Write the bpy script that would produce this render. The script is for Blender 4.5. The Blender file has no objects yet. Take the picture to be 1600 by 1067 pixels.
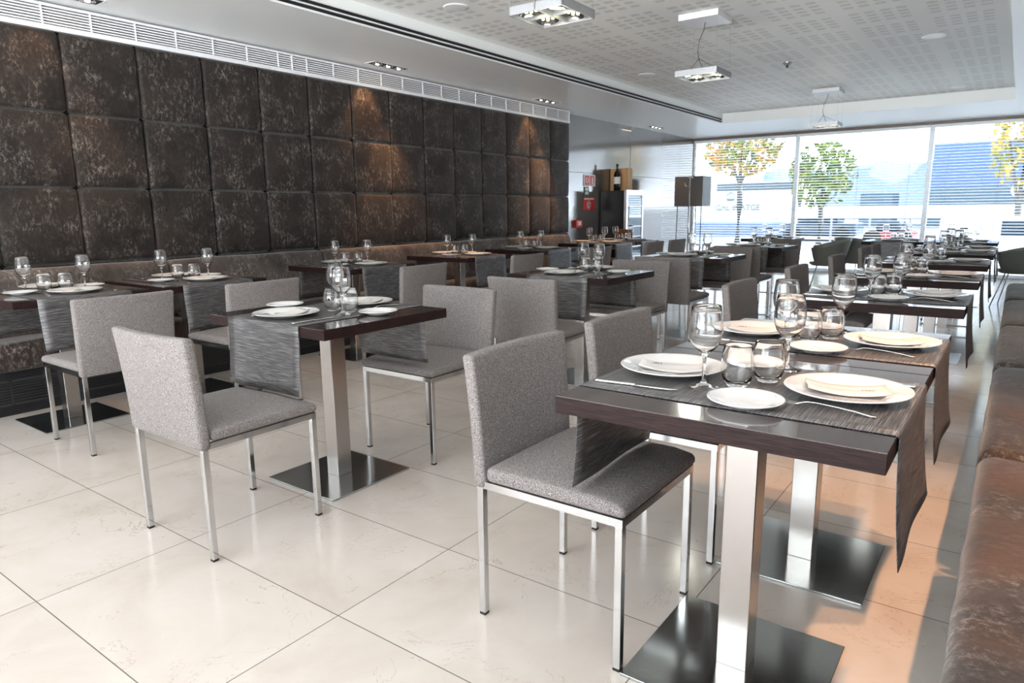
import bpy, bmesh, math, random
from mathutils import Vector, Matrix, noise
random.seed(7)
S = bpy.context.scene
COL = S.collection
R = math.radians

# ------------------------------------------------------------------ camera
CAM_Z = 1.2
yaw, pitch, roll, FPX = R(36.26135), R(10.8513), R(-0.6367), 1067.704
fw = Vector((-math.sin(yaw)*math.cos(pitch), math.cos(yaw)*math.cos(pitch), -math.sin(pitch)))
rt = Vector((math.cos(yaw), math.sin(yaw), 0)); up = rt.cross(fw)
rt2 = math.cos(roll)*rt + math.sin(roll)*up
up2 = -math.sin(roll)*rt + math.cos(roll)*up
cd = bpy.data.cameras.new('camera'); cam = bpy.data.objects.new('camera', cd); COL.objects.link(cam)
cam.matrix_world = Matrix(((rt2.x, up2.x, -fw.x, 0), (rt2.y, up2.y, -fw.y, 0), (rt2.z, up2.z, -fw.z, CAM_Z), (0, 0, 0, 1)))
cd.sensor_width = 36; cd.lens = 36*FPX/1600; cd.clip_start = 0.05; cd.clip_end = 300
S.camera = cam

# ------------------------------------------------------------------ world, sun, exposure
S.view_settings.view_transform = 'Standard'; S.view_settings.look = 'None'
S.view_settings.gamma = 1; S.view_settings.use_curve_mapping = False
S.view_settings.exposure = 1.4
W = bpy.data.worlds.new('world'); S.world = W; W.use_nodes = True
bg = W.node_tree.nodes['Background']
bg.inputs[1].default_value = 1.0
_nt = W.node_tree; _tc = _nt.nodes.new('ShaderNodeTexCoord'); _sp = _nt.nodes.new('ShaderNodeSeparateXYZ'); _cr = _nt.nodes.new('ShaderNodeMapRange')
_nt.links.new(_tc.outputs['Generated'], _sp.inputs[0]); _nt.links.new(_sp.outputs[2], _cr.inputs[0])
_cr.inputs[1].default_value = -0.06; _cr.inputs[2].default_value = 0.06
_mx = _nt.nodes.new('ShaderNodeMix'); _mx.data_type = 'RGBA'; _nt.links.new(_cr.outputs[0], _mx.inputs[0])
_mx.inputs[6].default_value = (9.4, 9.65, 9.8, 1)      # lower half brighter than the sky, added to light the ceiling
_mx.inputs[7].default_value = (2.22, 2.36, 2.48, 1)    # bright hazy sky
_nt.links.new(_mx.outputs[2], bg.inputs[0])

def light(name, kind, loc, energy, color, **kw):
    d = bpy.data.lights.new(name, kind); d.energy = energy; d.color = color
    o = bpy.data.objects.new(name, d); o.location = loc; COL.objects.link(o)
    for k, v in kw.items(): setattr(d, k, v)
    return o
sun = light('sun', 'SUN', (6, 20, 12), 11.0, (1.0, 0.96, 0.9), angle=R(0.6))
sun.rotation_euler = Vector((-0.62, -0.62, -0.55)).to_track_quat('-Z', 'Y').to_euler()
def portal(name, loc, direction, sx, sy):
    o = light(name, 'AREA', loc, 1, (1, 1, 1), shape='RECTANGLE', size=sx, size_y=sy)
    o.data.cycles.is_portal = True
    o.rotation_euler = Vector(direction).to_track_quat('-Z', 'Y').to_euler()
portal('window_portal', (-2.4, 14.05, 1.28), (0, -1, 0), 6.4, 2.6)
portal('street_portal', (-2.4, -3.25, 1.3), (0, 1, 0), 6.0, 2.6)

# ------------------------------------------------------------------ materials
def mat(name):
    m = bpy.data.materials.new(name); m.use_nodes = True
    nt = m.node_tree; b = nt.nodes['Principled BSDF']
    return m, nt, b
def simple(name, col, rough=0.5, metal=0.0, **kw):
    m, nt, b = mat(name)
    b.inputs['Base Color'].default_value = (*col, 1); b.inputs['Roughness'].default_value = rough
    b.inputs['Metallic'].default_value = metal
    for k, v in kw.items(): b.inputs[k].default_value = v
    return m
def N(nt, t, **kw):
    n = nt.nodes.new(t)
    for k, v in kw.items(): setattr(n, k, v)
    return n
def L(nt, a, b): nt.links.new(a, b)
def coords(nt, which='Object', scale=(1, 1, 1)):
    tc = N(nt, 'ShaderNodeTexCoord'); mp = N(nt, 'ShaderNodeMapping')
    mp.inputs['Scale'].default_value = scale
    L(nt, tc.outputs[which], mp.inputs[0]); return mp.outputs[0]
def noise_n(nt, vec, scale, detail=4, rough=0.5, dist=0.0):
    n = N(nt, 'ShaderNodeTexNoise'); n.inputs['Scale'].default_value = scale
    n.inputs['Detail'].default_value = detail; n.inputs['Roughness'].default_value = rough
    n.inputs['Distortion'].default_value = dist
    L(nt, vec, n.inputs['Vector']); return n.outputs[0]
def ramp(nt, fac, stops):
    r = N(nt, 'ShaderNodeValToRGB'); e = r.color_ramp.elements
    e[0].position, e[0].color = stops[0][0], (*stops[0][1], 1)
    e[1].position, e[1].color = stops[-1][0], (*stops[-1][1], 1)
    for p, c in stops[1:-1]:
        x = e.new(p); x.color = (*c, 1)
    L(nt, fac, r.inputs[0]); return r.outputs[0]
def mth(nt, op, a, b=None, c=None):
    n = N(nt, 'ShaderNodeMath', operation=op)
    for i, v in enumerate((a, b, c)):
        if v is None: continue
        if isinstance(v, (int, float)): n.inputs[i].default_value = v
        else: L(nt, v, n.inputs[i])
    return n.outputs[0]
def mix(nt, fac, a, b):
    n = N(nt, 'ShaderNodeMix', data_type='RGBA')
    for s, v in ((n.inputs[0], fac), (n.inputs[6], a), (n.inputs[7], b)):
        if isinstance(v, (int, float)): s.default_value = v
        elif isinstance(v, tuple): s.default_value = (*v, 1)
        else: L(nt, v, s)
    return n.outputs[2]
def bump(nt, b, h, strength=0.3, dist=0.01):
    n = N(nt, 'ShaderNodeBump'); n.inputs['Strength'].default_value = strength; n.inputs['Distance'].default_value = dist
    L(nt, h, n.inputs['Height']); L(nt, n.outputs[0], b.inputs['Normal'])
g = lambda v: (v, v, v)

def m_floor():
    m, nt, b = mat('cream_marble_tiles'); v = coords(nt)
    sx = N(nt, 'ShaderNodeSeparateXYZ'); L(nt, v, sx.inputs[0])
    def edge(o, off, period, w):
        t = mth(nt, 'ADD', o, off); t = mth(nt, 'DIVIDE', t, period)
        f = mth(nt, 'FRACT', t); d = mth(nt, 'ABSOLUTE', mth(nt, 'SUBTRACT', f, 0.5))
        return mth(nt, 'GREATER_THAN', d, 0.5 - w/period), mth(nt, 'FLOOR', t)
    gx, ix = edge(sx.outputs[0], 2.405+8.45, 0.8465, 0.0017)
    gy, iy = edge(sx.outputs[1], -0.695+5.03, 0.503, 0.0017)
    grout = mth(nt, 'MAXIMUM', gx, gy)
    cx = N(nt, 'ShaderNodeCombineXYZ'); L(nt, ix, cx.inputs[0]); L(nt, iy, cx.inputs[1])
    wn = N(nt, 'ShaderNodeTexWhiteNoise'); L(nt, cx.outputs[0], wn.inputs[0])
    vadd = N(nt, 'ShaderNodeVectorMath', operation='MULTIPLY_ADD'); L(nt, wn.outputs[1], vadd.inputs[0])
    vadd.inputs[1].default_value = (30, 30, 30); L(nt, v, vadd.inputs[2]); pv = vadd.outputs[0]
    n1 = noise_n(nt, pv, 2.2, 6, 0.6, 0.6); n2 = noise_n(nt, pv, 9, 5, 0.6)
    base = ramp(nt, n1, [(0.3, (0.50, 0.425, 0.37)), (0.5, (0.575, 0.51, 0.455)), (0.72, (0.63, 0.575, 0.53))])
    base = mix(nt, mth(nt, 'MULTIPLY', wn.outputs[0], 0.22), base, (0.50, 0.44, 0.39))
    base = mix(nt, mth(nt, 'MULTIPLY', n2, 0.25), base, (0.66, 0.61, 0.565))
    vn = noise_n(nt, pv, 2.3, 7, 0.62, 1.2)
    vein = mth(nt, 'LESS_THAN', mth(nt, 'ABSOLUTE', mth(nt, 'SUBTRACT', vn, 0.5)), 0.0022)
    msk = mth(nt, 'GREATER_THAN', noise_n(nt, pv, 3.2, 3), 0.5)
    base = mix(nt, mth(nt, 'MULTIPLY', mth(nt, 'MULTIPLY', vein, msk), 0.5), base, (0.33, 0.24, 0.18))
    col = mix(nt, grout, base, (0.16, 0.14, 0.12))
    L(nt, col, b.inputs['Base Color'])
    L(nt, mth(nt, 'ADD', mth(nt, 'MULTIPLY', n2, 0.08), 0.09), b.inputs['Roughness'])
    bump(nt, b, mth(nt, 'ADD', mth(nt, 'MULTIPLY', n1, 0.12), mth(nt, 'MULTIPLY', grout, -1)), 0.12, 0.004)
    return m
def m_velvet(name, dark, mid, lite, amount=0.5, rust=None):
    m, nt, b = mat(name); v = coords(nt, 'Generated' if False else 'Object')
    gm = N(nt, 'ShaderNodeNewGeometry'); v = gm.outputs['Position']
    n1 = noise_n(nt, v, 4.0, 5, 0.6, 0.8); _mp = N(nt, 'ShaderNodeMapping'); _mp.inputs['Scale'].default_value = (1, 1, 0.55); L(nt, v, _mp.inputs[0]); n2 = noise_n(nt, _mp.outputs[0], 48, 8, 0.85, 0.3); n3 = noise_n(nt, v, 5.5, 3, 0.6, 0.0)
    base = ramp(nt, n1, [(0.32, dark), (0.68, mid)])
    patch = ramp(nt, n3, [(0.44, g(0.05)), (0.74, g(1))])
    speck = ramp(nt, n2, [(0.50, g(0.0)), (0.60, g(1))])
    msk = mth(nt, 'MULTIPLY', mth(nt, 'MULTIPLY', patch, speck), amount)
    col = mix(nt, msk, base, lite)
    if rust:
        r = ramp(nt, noise_n(nt, v, 2.2, 4, 0.6, 1.0), [(0.46, g(0)), (0.62, g(1))])
        col = mix(nt, mth(nt, 'MULTIPLY', r, 0.8), col, rust)
    L(nt, col, b.inputs['Base Color']); b.inputs['Roughness'].default_value = 0.6
    b.inputs['Sheen Weight'].default_value = 0.3; b.inputs['Sheen Roughness'].default_value = 0.35
    b.inputs['Specular IOR Level'].default_value = 0.2
    bump(nt, b, mth(nt, 'ADD', n2, mth(nt, 'MULTIPLY', n3, 2.0)), 0.35, 0.006)
    return m
def m_tweed():
    m, nt, b = mat('grey_tweed'); v = coords(nt)
    n = noise_n(nt, v, 560, 2, 0.6); n2 = noise_n(nt, v, 900, 1, 0.5)
    col = ramp(nt, n, [(0.34, (0.055, 0.046, 0.043)), (0.5, (0.19, 0.168, 0.16)), (0.68, (0.50, 0.47, 0.465))])
    L(nt, col, b.inputs['Base Color']); b.inputs['Roughness'].default_value = 0.9
    b.inputs['Specular IOR Level'].default_value = 0.15
    bump(nt, b, mth(nt, 'ADD', n, n2), 0.4, 0.002)
    return m
def m_wood(name, c1, c2, rough, axis_scale, coat=0.0, spec=0.5):
    m, nt, b = mat(name); b.inputs['Specular IOR Level'].default_value = spec; v = coords(nt, 'Object', axis_scale)
    n = noise_n(nt, v, 6, 6, 0.65, 0.2)
    L(nt, ramp(nt, n, [(0.35, c1), (0.65, c2)]), b.inputs['Base Color'])
    b.inputs['Roughness'].default_value = rough; b.inputs['Coat Weight'].default_value = coat
    b.inputs['Coat Roughness'].default_value = 0.07; b.inputs['Coat IOR'].default_value = 1.75
    bump(nt, b, n, 0.12, 0.001)
    return m
def m_runner():
    m, nt, b = mat('woven_vinyl'); v = coords(nt, 'Object', (450, 10, 450))
    n = noise_n(nt, v, 1.0, 3, 0.6); v2 = coords(nt, 'Object', (1, 260, 1)); n2 = noise_n(nt, v2, 1.0, 2)
    col = ramp(nt, n, [(0.34, (0.010, 0.009, 0.009)), (0.5, (0.055, 0.051, 0.052)), (0.64, (0.21, 0.202, 0.206))])
    L(nt, col, b.inputs['Base Color']); b.inputs['Roughness'].default_value = 0.38
    b.inputs['Specular IOR Level'].default_value = 0.8
    bump(nt, b, mth(nt, 'ADD', n, mth(nt, 'MULTIPLY', n2, 0.5)), 0.5, 0.002)
    return m
def m_brushed(name, col, rough, sc=(1, 1, 60)):
    m, nt, b = mat(name); v = coords(nt, 'Object', sc)
    n = noise_n(nt, v, 8, 4, 0.6); b.inputs['Metallic'].default_value = 1
    b.inputs['Base Color'].default_value = (*col, 1)
    L(nt, mth(nt, 'ADD', mth(nt, 'MULTIPLY', n, 0.16), rough), b.inputs['Roughness'])
    return m
def m_perf():
    m, nt, b = mat('perforated_plaster'); v = coords(nt)
    s = N(nt, 'ShaderNodeSeparateXYZ'); L(nt, v, s.inputs[0])
    x = mth(nt, 'ADD', mth(nt, 'MULTIPLY', s.outputs[0], -1), -0.335+5.5)
    gx = mth(nt, 'MULTIPLY', mth(nt, 'FRACT', mth(nt, 'DIVIDE', x, 0.55)), 0.55)
    ing = mth(nt, 'LESS_THAN', gx, 0.46)
    c = mth(nt, 'LESS_THAN', mth(nt, 'FRACT', mth(nt, 'DIVIDE', gx, 0.115)), 0.64)
    y = mth(nt, 'ADD', s.outputs[1], 5.73)
    fy = mth(nt, 'MULTIPLY', mth(nt, 'FRACT', mth(nt, 'DIVIDE', y, 0.555)), 0.555)
    iny = mth(nt, 'LESS_THAN', fy, 0.43)
    sl = mth(nt, 'LESS_THAN', mth(nt, 'FRACT', mth(nt, 'DIVIDE', fy, 0.108)), 0.55)
    k = mth(nt, 'MULTIPLY', mth(nt, 'MULTIPLY', ing, c), mth(nt, 'MULTIPLY', iny, sl))
    L(nt, mix(nt, k, (0.93, 0.95, 0.94), (0.72, 0.755, 0.74)), b.inputs['Base Color'])
    b.inputs['Roughness'].default_value = 0.55
    bump(nt, b, mth(nt, 'MULTIPLY', k, -1), 0.4, 0.004)
    return m
def emis(name, col, st):
    m, nt, b = mat(name); b.inputs['Base Color'].default_value = (*col, 1)
    b.inputs['Emission Color'].default_value = (*col, 1); b.inputs['Emission Strength'].default_value = st
    return m
def m_leaf(name, stops):
    m, nt, b = mat(name); gm = N(nt, 'ShaderNodeNewGeometry')
    n = noise_n(nt, gm.outputs['Position'], 1.3, 3)
    L(nt, ramp(nt, n, stops), b.inputs['Base Color']); b.inputs['Roughness'].default_value = 0.6
    return m
M = dict(
    floor=m_floor(), tweed=m_tweed(), runner=m_runner(), perf=m_perf(),
    panel=m_velvet('crushed_velvet_panel', (0.014, 0.011, 0.010), (0.034, 0.026, 0.022), (0.34, 0.30, 0.27), 0.8),
    bench=m_velvet('crushed_velvet_bench', (0.05, 0.04, 0.035), (0.11, 0.09, 0.08), (0.5, 0.46, 0.42), 0.8),
    bench_rust=m_velvet('rust_velvet_bench', (0.018, 0.013, 0.012), (0.055, 0.040, 0.033), (0.36, 0.30, 0.27), 0.95, rust=(0.075, 0.037, 0.021)),
    wenge=m_wood('wenge_edge', (0.006, 0.003, 0.003), (0.034, 0.017, 0.016), 0.5, (3, 3, 90), spec=0.15),
    wenge_top=m_wood('wenge_top', (0.020, 0.012, 0.010), (0.055, 0.032, 0.026), 0.14, (2, 40, 2), 1.0),
    chrome=simple('chrome', (0.62, 0.62, 0.63), 0.1, 1), steel=m_brushed('brushed_steel', (0.46, 0.43, 0.41), 0.16, (60, 60, 1)),
    plate_steel=m_brushed('polished_base_steel', (0.50, 0.53, 0.53), 0.08, (4, 60, 1)),
    cutlery=simple('cutlery_steel', (0.75, 0.74, 0.72), 0.16, 1), rubber=simple('black_rubber', g(0.01), 0.6),
    china=simple('white_china', (0.66, 0.645, 0.63), 0.08, 0, **{'Specular IOR Level': 0.6}),
    napkin=simple('paper_napkin', (0.56, 0.525, 0.50), 0.85), ink=simple('printed_ink', (0.05, 0.05, 0.055), 0.8),
    pane=simple('dimming_window_glass', (0.42, 0.46, 0.5), 0.0, 0, **{'Transmission Weight': 1.0, 'IOR': 1.1}), glass=simple('clear_glass', g(1), 0.0, 0, **{'Transmission Weight': 1.0, 'IOR': 1.45}),  # pane colour darkened to dim the street seen through it
    ceil=simple('white_paint', (0.90, 0.93, 0.93), 0.3), white=simple('white_enamel', (0.82, 0.83, 0.86), 0.3),
    black=simple('black_void', g(0.006), 0.6), wallw=simple('rear_wall_paint', (0.66, 0.66, 0.67), 0.6),
    laminate=simple('grey_laminate', (0.13, 0.115, 0.105), 0.1, 0, **{'Specular IOR Level': 1.0, 'Coat Weight': 0.6, 'Coat IOR': 1.8, 'Coat Roughness': 0.12}), joint=simple('panel_joint', g(0.05), 0.5),
    band=simple('window_head_brown', (0.16, 0.12, 0.10), 0.4), slat=simple('blind_slat_white', (0.80, 0.84, 0.88), 0.35, 0, **{}),
    frame=simple('window_frame_white', (0.85, 0.88, 0.9), 0.3), tape=simple('blind_cord', (0.25, 0.27, 0.3), 0.7),
    grey=simple('lamp_grey_metal', (0.42, 0.43, 0.45), 0.35, 0.6), cable=simple('dark_cable', g(0.03), 0.5),
    led=emis('led_cool', (1.0, 1.0, 0.55), 3.5), halogen=emis('halogen_warm', (1.0, 0.86, 0.62), 12),
    reflector=simple('lamp_reflector', g(0.45), 0.15, 1),
    cabinet=simple('cabinet_black', (0.012, 0.012, 0.014), 0.32), silver=simple('cabinet_silver', (0.75, 0.76, 0.78), 0.25, 0.7),
    dglass=simple('tinted_door_glass', (0.10, 0.14, 0.18), 0.03, 0.4), crate=m_wood('pine_crate', (0.45, 0.24, 0.10), (0.60, 0.34, 0.15), 0.6, (2, 2, 20)),
    bottle=simple('dark_bottle_glass', (0.008, 0.014, 0.012), 0.05), paper=simple('label_paper', (0.8, 0.78, 0.76), 0.6),
    red=simple('sign_red', (0.75, 0.02, 0.02), 0.4), green=simple('sign_green', (0.04, 0.14, 0.08), 0.4), signw=simple('sign_white', (0.85, 0.83, 0.8), 0.4),
    shade=simple('lamp_shade_charcoal', (0.10, 0.10, 0.10), 0.35), teak=m_wood('orange_brown_wood', (0.24, 0.07, 0.02), (0.42, 0.14, 0.04), 0.35, (3, 3, 30)),
    tub=simple('olive_grey_shell', (0.20, 0.21, 0.19), 0.4), tub_in=simple('shell_lining', (0.05, 0.05, 0.05), 0.6),
    paving=simple('bounce_paving', (0.66, 0.66, 0.65), 0.7), asphalt=simple('street_asphalt', (0.24, 0.27, 0.31), 0.8), bark=simple('bark', (0.10, 0.10, 0.10), 0.9),
    bwhite=simple('render_white', (0.86, 0.87, 0.88), 0.7), bdark=simple('facade_dark', (0.10, 0.13, 0.16), 0.6),
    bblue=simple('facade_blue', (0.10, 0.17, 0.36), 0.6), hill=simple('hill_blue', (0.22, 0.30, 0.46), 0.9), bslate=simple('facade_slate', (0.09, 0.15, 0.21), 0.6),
    carred=simple('car_red', (0.5, 0.05, 0.06), 0.2), carwhite=simple('van_white', (0.85, 0.86, 0.88), 0.2), carglass=simple('car_glass', (0.03, 0.05, 0.08), 0.05),
    carblue=simple('car_dark_blue', (0.05, 0.08, 0.13), 0.2), gsign=simple('shop_green', (0.02, 0.30, 0.14), 0.5),
    leaf_green=m_leaf('leaves_green', [(0.35, (0.05, 0.11, 0.02)), (0.65, (0.20, 0.24, 0.03))]),
    leaf_orange=m_leaf('leaves_autumn', [(0.38, (0.10, 0.17, 0.03)), (0.55, (0.32, 0.20, 0.03)), (0.7, (0.42, 0.13, 0.03))]),
    leaf_yellow=m_leaf('leaves_yellow', [(0.35, (0.12, 0.17, 0.03)), (0.65, (0.50, 0.34, 0.05))]),
)

# ------------------------------------------------------------------ mesh helpers
class MB:
    def __init__(s): s.v = []; s.f = []; s.mi = []; s.sm = []
    def add(s, vs, fs, mi=0, smooth=False, mtx=None):
        o = len(s.v)
        s.v += [tuple(mtx @ Vector(v)) if mtx else tuple(v) for v in vs]
        s.f += [tuple(i+o for i in f) for f in fs]; s.mi += [mi]*len(fs); s.sm += [smooth]*len(fs)
        return s
    def box(s, lo, hi, mi=0, mtx=None):
        x0, y0, z0 = lo; x1, y1, z1 = hi
        v = [(x0, y0, z0), (x1, y0, z0), (x1, y1, z0), (x0, y1, z0), (x0, y0, z1), (x1, y0, z1), (x1, y1, z1), (x0, y1, z1)]
        return s.add(v, [(0, 3, 2, 1), (4, 5, 6, 7), (0, 1, 5, 4), (1, 2, 6, 5), (2, 3, 7, 6), (3, 0, 4, 7)], mi, False, mtx)
    def rbox(s, lo, hi, r, n=(6, 6, 4), deform=None, mi=0, mtx=None, smooth=True):
        c = [(lo[i]+hi[i])/2 for i in range(3)]; h = [(hi[i]-lo[i])/2 for i in range(3)]
        r = min(r, min(h)*0.999)
        ax = []
        for i in range(3):
            a = h[i]; k = max(1, n[i])
            inner = [-(a-r)+2*(a-r)*j/k for j in range(k+1)]
            ax.append([-a, -a+0.3*r, -a+0.62*r] + inner + [a-0.62*r, a-0.3*r, a])
        idx = {}; vs = []
        def vid(i, j, k):
            key = (i, j, k)
            if key not in idx:
                p = [ax[0][i], ax[1][j], ax[2][k]]
                q = [max(-(h[t]-r), min(h[t]-r, p[t])) for t in range(3)]
                d = Vector([p[t]-q[t] for t in range(3)])
                if d.length > 1e-9: d = d.normalized()*r
                w = Vector(q)+d+Vector(c)
                if deform: w = Vector(deform(w.x, w.y, w.z))
                idx[key] = len(vs); vs.append(w)
            return idx[key]
        nx, ny, nz = len(ax[0])-1, len(ax[1])-1, len(ax[2])-1; fs = []
        for i in range(nx):
            for j in range(ny):
                fs.append((vid(i, j, 0), vid(i, j+1, 0), vid(i+1, j+1, 0), vid(i+1, j, 0)))
                fs.append((vid(i, j, nz), vid(i+1, j, nz), vid(i+1, j+1, nz), vid(i, j+1, nz)))
            for k in range(nz):
                fs.append((vid(i, 0, k), vid(i+1, 0, k), vid(i+1, 0, k+1), vid(i, 0, k+1)))
                fs.append((vid(i, ny, k), vid(i, ny, k+1), vid(i+1, ny, k+1), vid(i+1, ny, k)))
        for j in range(ny):
            for k in range(nz):
                fs.append((vid(0, j, k), vid(0, j, k+1), vid(0, j+1, k+1), vid(0, j+1, k)))
                fs.append((vid(nx, j, k), vid(nx, j+1, k), vid(nx, j+1, k+1), vid(nx, j, k+1)))
        return s.add(vs, fs, mi, smooth, mtx)
    def lathe(s, prof, seg=32, mi=0, mtx=None, smooth=True):
        vs = []; fs = []; rings = []
        for (r, z) in prof:
            if r < 1e-6: rings.append([len(vs)]); vs.append((0, 0, z))
            else:
                rings.append(list(range(len(vs), len(vs)+seg)))
                vs += [(r*math.cos(2*math.pi*i/seg), r*math.sin(2*math.pi*i/seg), z) for i in range(seg)]
        for a, b in zip(rings, rings[1:]):
            for i in range(seg):
                j = (i+1) % seg
                if len(a) == 1 and len(b) == 1: continue
                if len(a) == 1: fs.append((a[0], b[j], b[i]))
                elif len(b) == 1: fs.append((a[i], a[j], b[0]))
                else: fs.append((a[i], a[j], b[j], b[i]))
        return s.add(vs, fs, mi, smooth, mtx)
    def tube(s, pts, r, seg=8, mi=0, smooth=True):
        pts = [Vector(p) for p in pts]; vs = []; fs = []
        for i, p in enumerate(pts):
            t = (pts[min(i+1, len(pts)-1)]-pts[max(i-1, 0)]).normalized()
            a = t.cross(Vector((0, 0, 1)));
            if a.length < 1e-4: a = t.cross(Vector((1, 0, 0)))
            a.normalize(); b = t.cross(a)
            rr = r[i] if isinstance(r, (list, tuple)) else r
            vs += [p+rr*(math.cos(2*math.pi*k/seg)*a+math.sin(2*math.pi*k/seg)*b) for k in range(seg)]
        for i in range(len(pts)-1):
            for k in range(seg):
                j = (k+1) % seg; fs.append((i*seg+k, i*seg+j, (i+1)*seg+j, (i+1)*seg+k))
        fs.append(tuple(range(seg))[::-1]); fs.append(tuple(range((len(pts)-1)*seg, len(pts)*seg)))
        return s.add(vs, fs, mi, smooth)
    def build(s, name, mats, parent=None, fix=True):
        me = bpy.data.meshes.new(name); me.from_pydata(s.v, [], s.f)
        if not isinstance(mats, (list, tuple)): mats = [mats]
        for m in mats: me.materials.append(m)
        me.polygons.foreach_set('material_index', s.mi); me.polygons.foreach_set('use_smooth', s.sm)
        if fix:
            bm = bmesh.new(); bm.from_mesh(me); bmesh.ops.recalc_face_normals(bm, faces=bm.faces); bm.to_mesh(me); bm.free()
        me.update(); o = bpy.data.objects.new(name, me); COL.objects.link(o)
        if parent: o.parent = parent
        return o
def tag(o, label, cat, group=None):
    o['label'] = label; o['category'] = cat
    if group: o['group'] = group
    return o
def thing(name, label, cat, loc=(0, 0, 0), rz=0, group=None):
    o = bpy.data.objects.new(name, None); COL.objects.link(o); o.empty_display_size = 0.05
    o.location = loc; o.rotation_euler = (0, 0, rz)
    return tag(o, label, cat, group)
def struct(name, mb, m, **kw):
    o = mb.build(name, m, **kw)
    if 'parent' not in kw: o['kind'] = 'structure'
    return o
KIDS = {}
def tree(o):
    if o.name not in KIDS: KIDS[o.name] = [(c, [d for d in bpy.data.objects if d.parent == c]) for c in bpy.data.objects if c.parent == o]
    return KIDS[o.name]
def dup(o, loc, rz, label, group=None):
    r = o.copy(); COL.objects.link(r); r.location = loc; r.rotation_euler = (0, 0, rz); r['label'] = label
    if group: r['group'] = group
    for c, subs in tree(o):
        c2 = c.copy(); COL.objects.link(c2); c2.parent = r
        for d in subs:
            d2 = d.copy(); COL.objects.link(d2); d2.parent = c2
    return r
class Proto:
    """first placement uses the source thing itself, later ones its copies"""
    def __init__(s, make): s.o = make(); s.used = False
    def put(s, loc, rz, label, group=None):
        if not s.used:
            s.used = True; s.o.location = loc; s.o.rotation_euler = (0, 0, rz); s.o['label'] = label
            if group: s.o['group'] = group
            return s.o
        return dup(s.o, loc, rz, label, group)

# ------------------------------------------------------------------ room shell
YW = 13.8; XL = -5.5; XP = -5.3; XR = 0.66; YB = -3.0; ZC = 2.585; ZU = 2.745; YP = 8.668
struct('floor', MB().box((XL-0.2, YB-0.2, -0.1), (XR+0.2, YW+0.16, 0)), M['floor'])
CX0, CX1, CY0, CY1 = -4.17, -0.2, -1.5, 11.7
cb = MB()
cb.box((XL-0.2, YB-0.2, ZC), (CX0, YW+0.16, ZU+0.1)).box((CX1, YB-0.2, ZC), (XR+0.2, YW+0.16, ZU+0.1))
cb.box((CX0, YB-0.2, ZC), (CX1, CY0, ZU+0.1)).box((CX0, CY1, ZC), (CX1, YW+0.16, ZU+0.1))
struct('ceiling', cb, M['ceil'])
struct('ceiling', MB().box((CX0, CY0, ZU), (CX1, CY1, ZU+0.1)), M['perf'])
# linear air slots along the left face of the recess
sl = MB(); sl.box((CX0, CY0+0.1, ZC+0.014), (CX0+0.004, CY1-0.05, ZC+0.038)).box((CX0, CY0+0.1, ZC+0.050), (CX0+0.004, CY1-0.05, ZC+0.074))
struct('trim_1', sl, M['black'])
sl = MB(); sl.box((CX0, CY0+0.1, ZC-0.002), (CX0+0.012, CY1-0.05, ZC+0.013)).box((CX0, CY0+0.1, ZC+0.039), (CX0+0.012, CY1-0.05, ZC+0.049)).box((CX0, CY0+0.1, ZC+0.075), (CX0+0.012, CY1-0.05, ZC+0.085))
struct('trim_2', sl, M['white'])
struct('wall_left', MB().box((XL-0.2, 0.64, 0), (XP-0.06, YP, ZC)).box((XL-0.2, YB-0.2, 0), (XP-0.06, 0.64, ZC)), M['wallw'])
struct('wall_far_left', MB().box((XL-0.2, YP, 0), (XL, YW+0.16, ZC)), M['laminate'])
jb = MB().box((XL, 10.99, 1.76), (XL+0.002, 10.997, ZC)).box((XL, YP, 1.757), (XL+0.002, YW, 1.763))
struct('trim_3', jb, M['joint'])
struct('wall_right', MB().box((XR, YB-0.2, 0), (XR+0.2, YW+0.16, ZC)), M['wallw'])
bw = MB().box((XL, YB-0.2, 0), (XR, YB, 0.25)).box((XL, YB-0.2, 2.45), (XR, YB, ZC)).box((XL, YB-0.2, 0.25), (-4.4, YB, 2.45)).box((XR-0.3, YB-0.2, 0.25), (XR, YB, 2.45))
bw.box((-2.5, YB-0.15, 0.25), (-2.42, YB-0.07, 2.45))
struct('wall_back', bw, M['wallw'])
fw_ = MB().box((XL, YW, 2.54), (XR, YW+0.15, ZC))
struct('wall_window', fw_, M['band'])
# window frame and panes
WX = [XL, -3.49, -1.33, XR]
for i in range(3):
    a, b = WX[i], WX[i+1]; t = 0.035
    f = MB().box((a, YW+0.07, 0), (a+t, YW+0.15, 2.54)).box((b-t, YW+0.07, 0), (b, YW+0.15, 2.54))
    f.box((a+t, YW+0.07, 0), (b-t, YW+0.15, 0.06)).box((a+t, YW+0.07, 2.5), (b-t, YW+0.15, 2.54))
    fo = struct('window_%d' % (i+1), f, M['frame'])
    MB().box((a+t, YW+0.105, 0.06), (b-t, YW+0.111, 2.5)).build('pane', M['pane'], fo)

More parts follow.
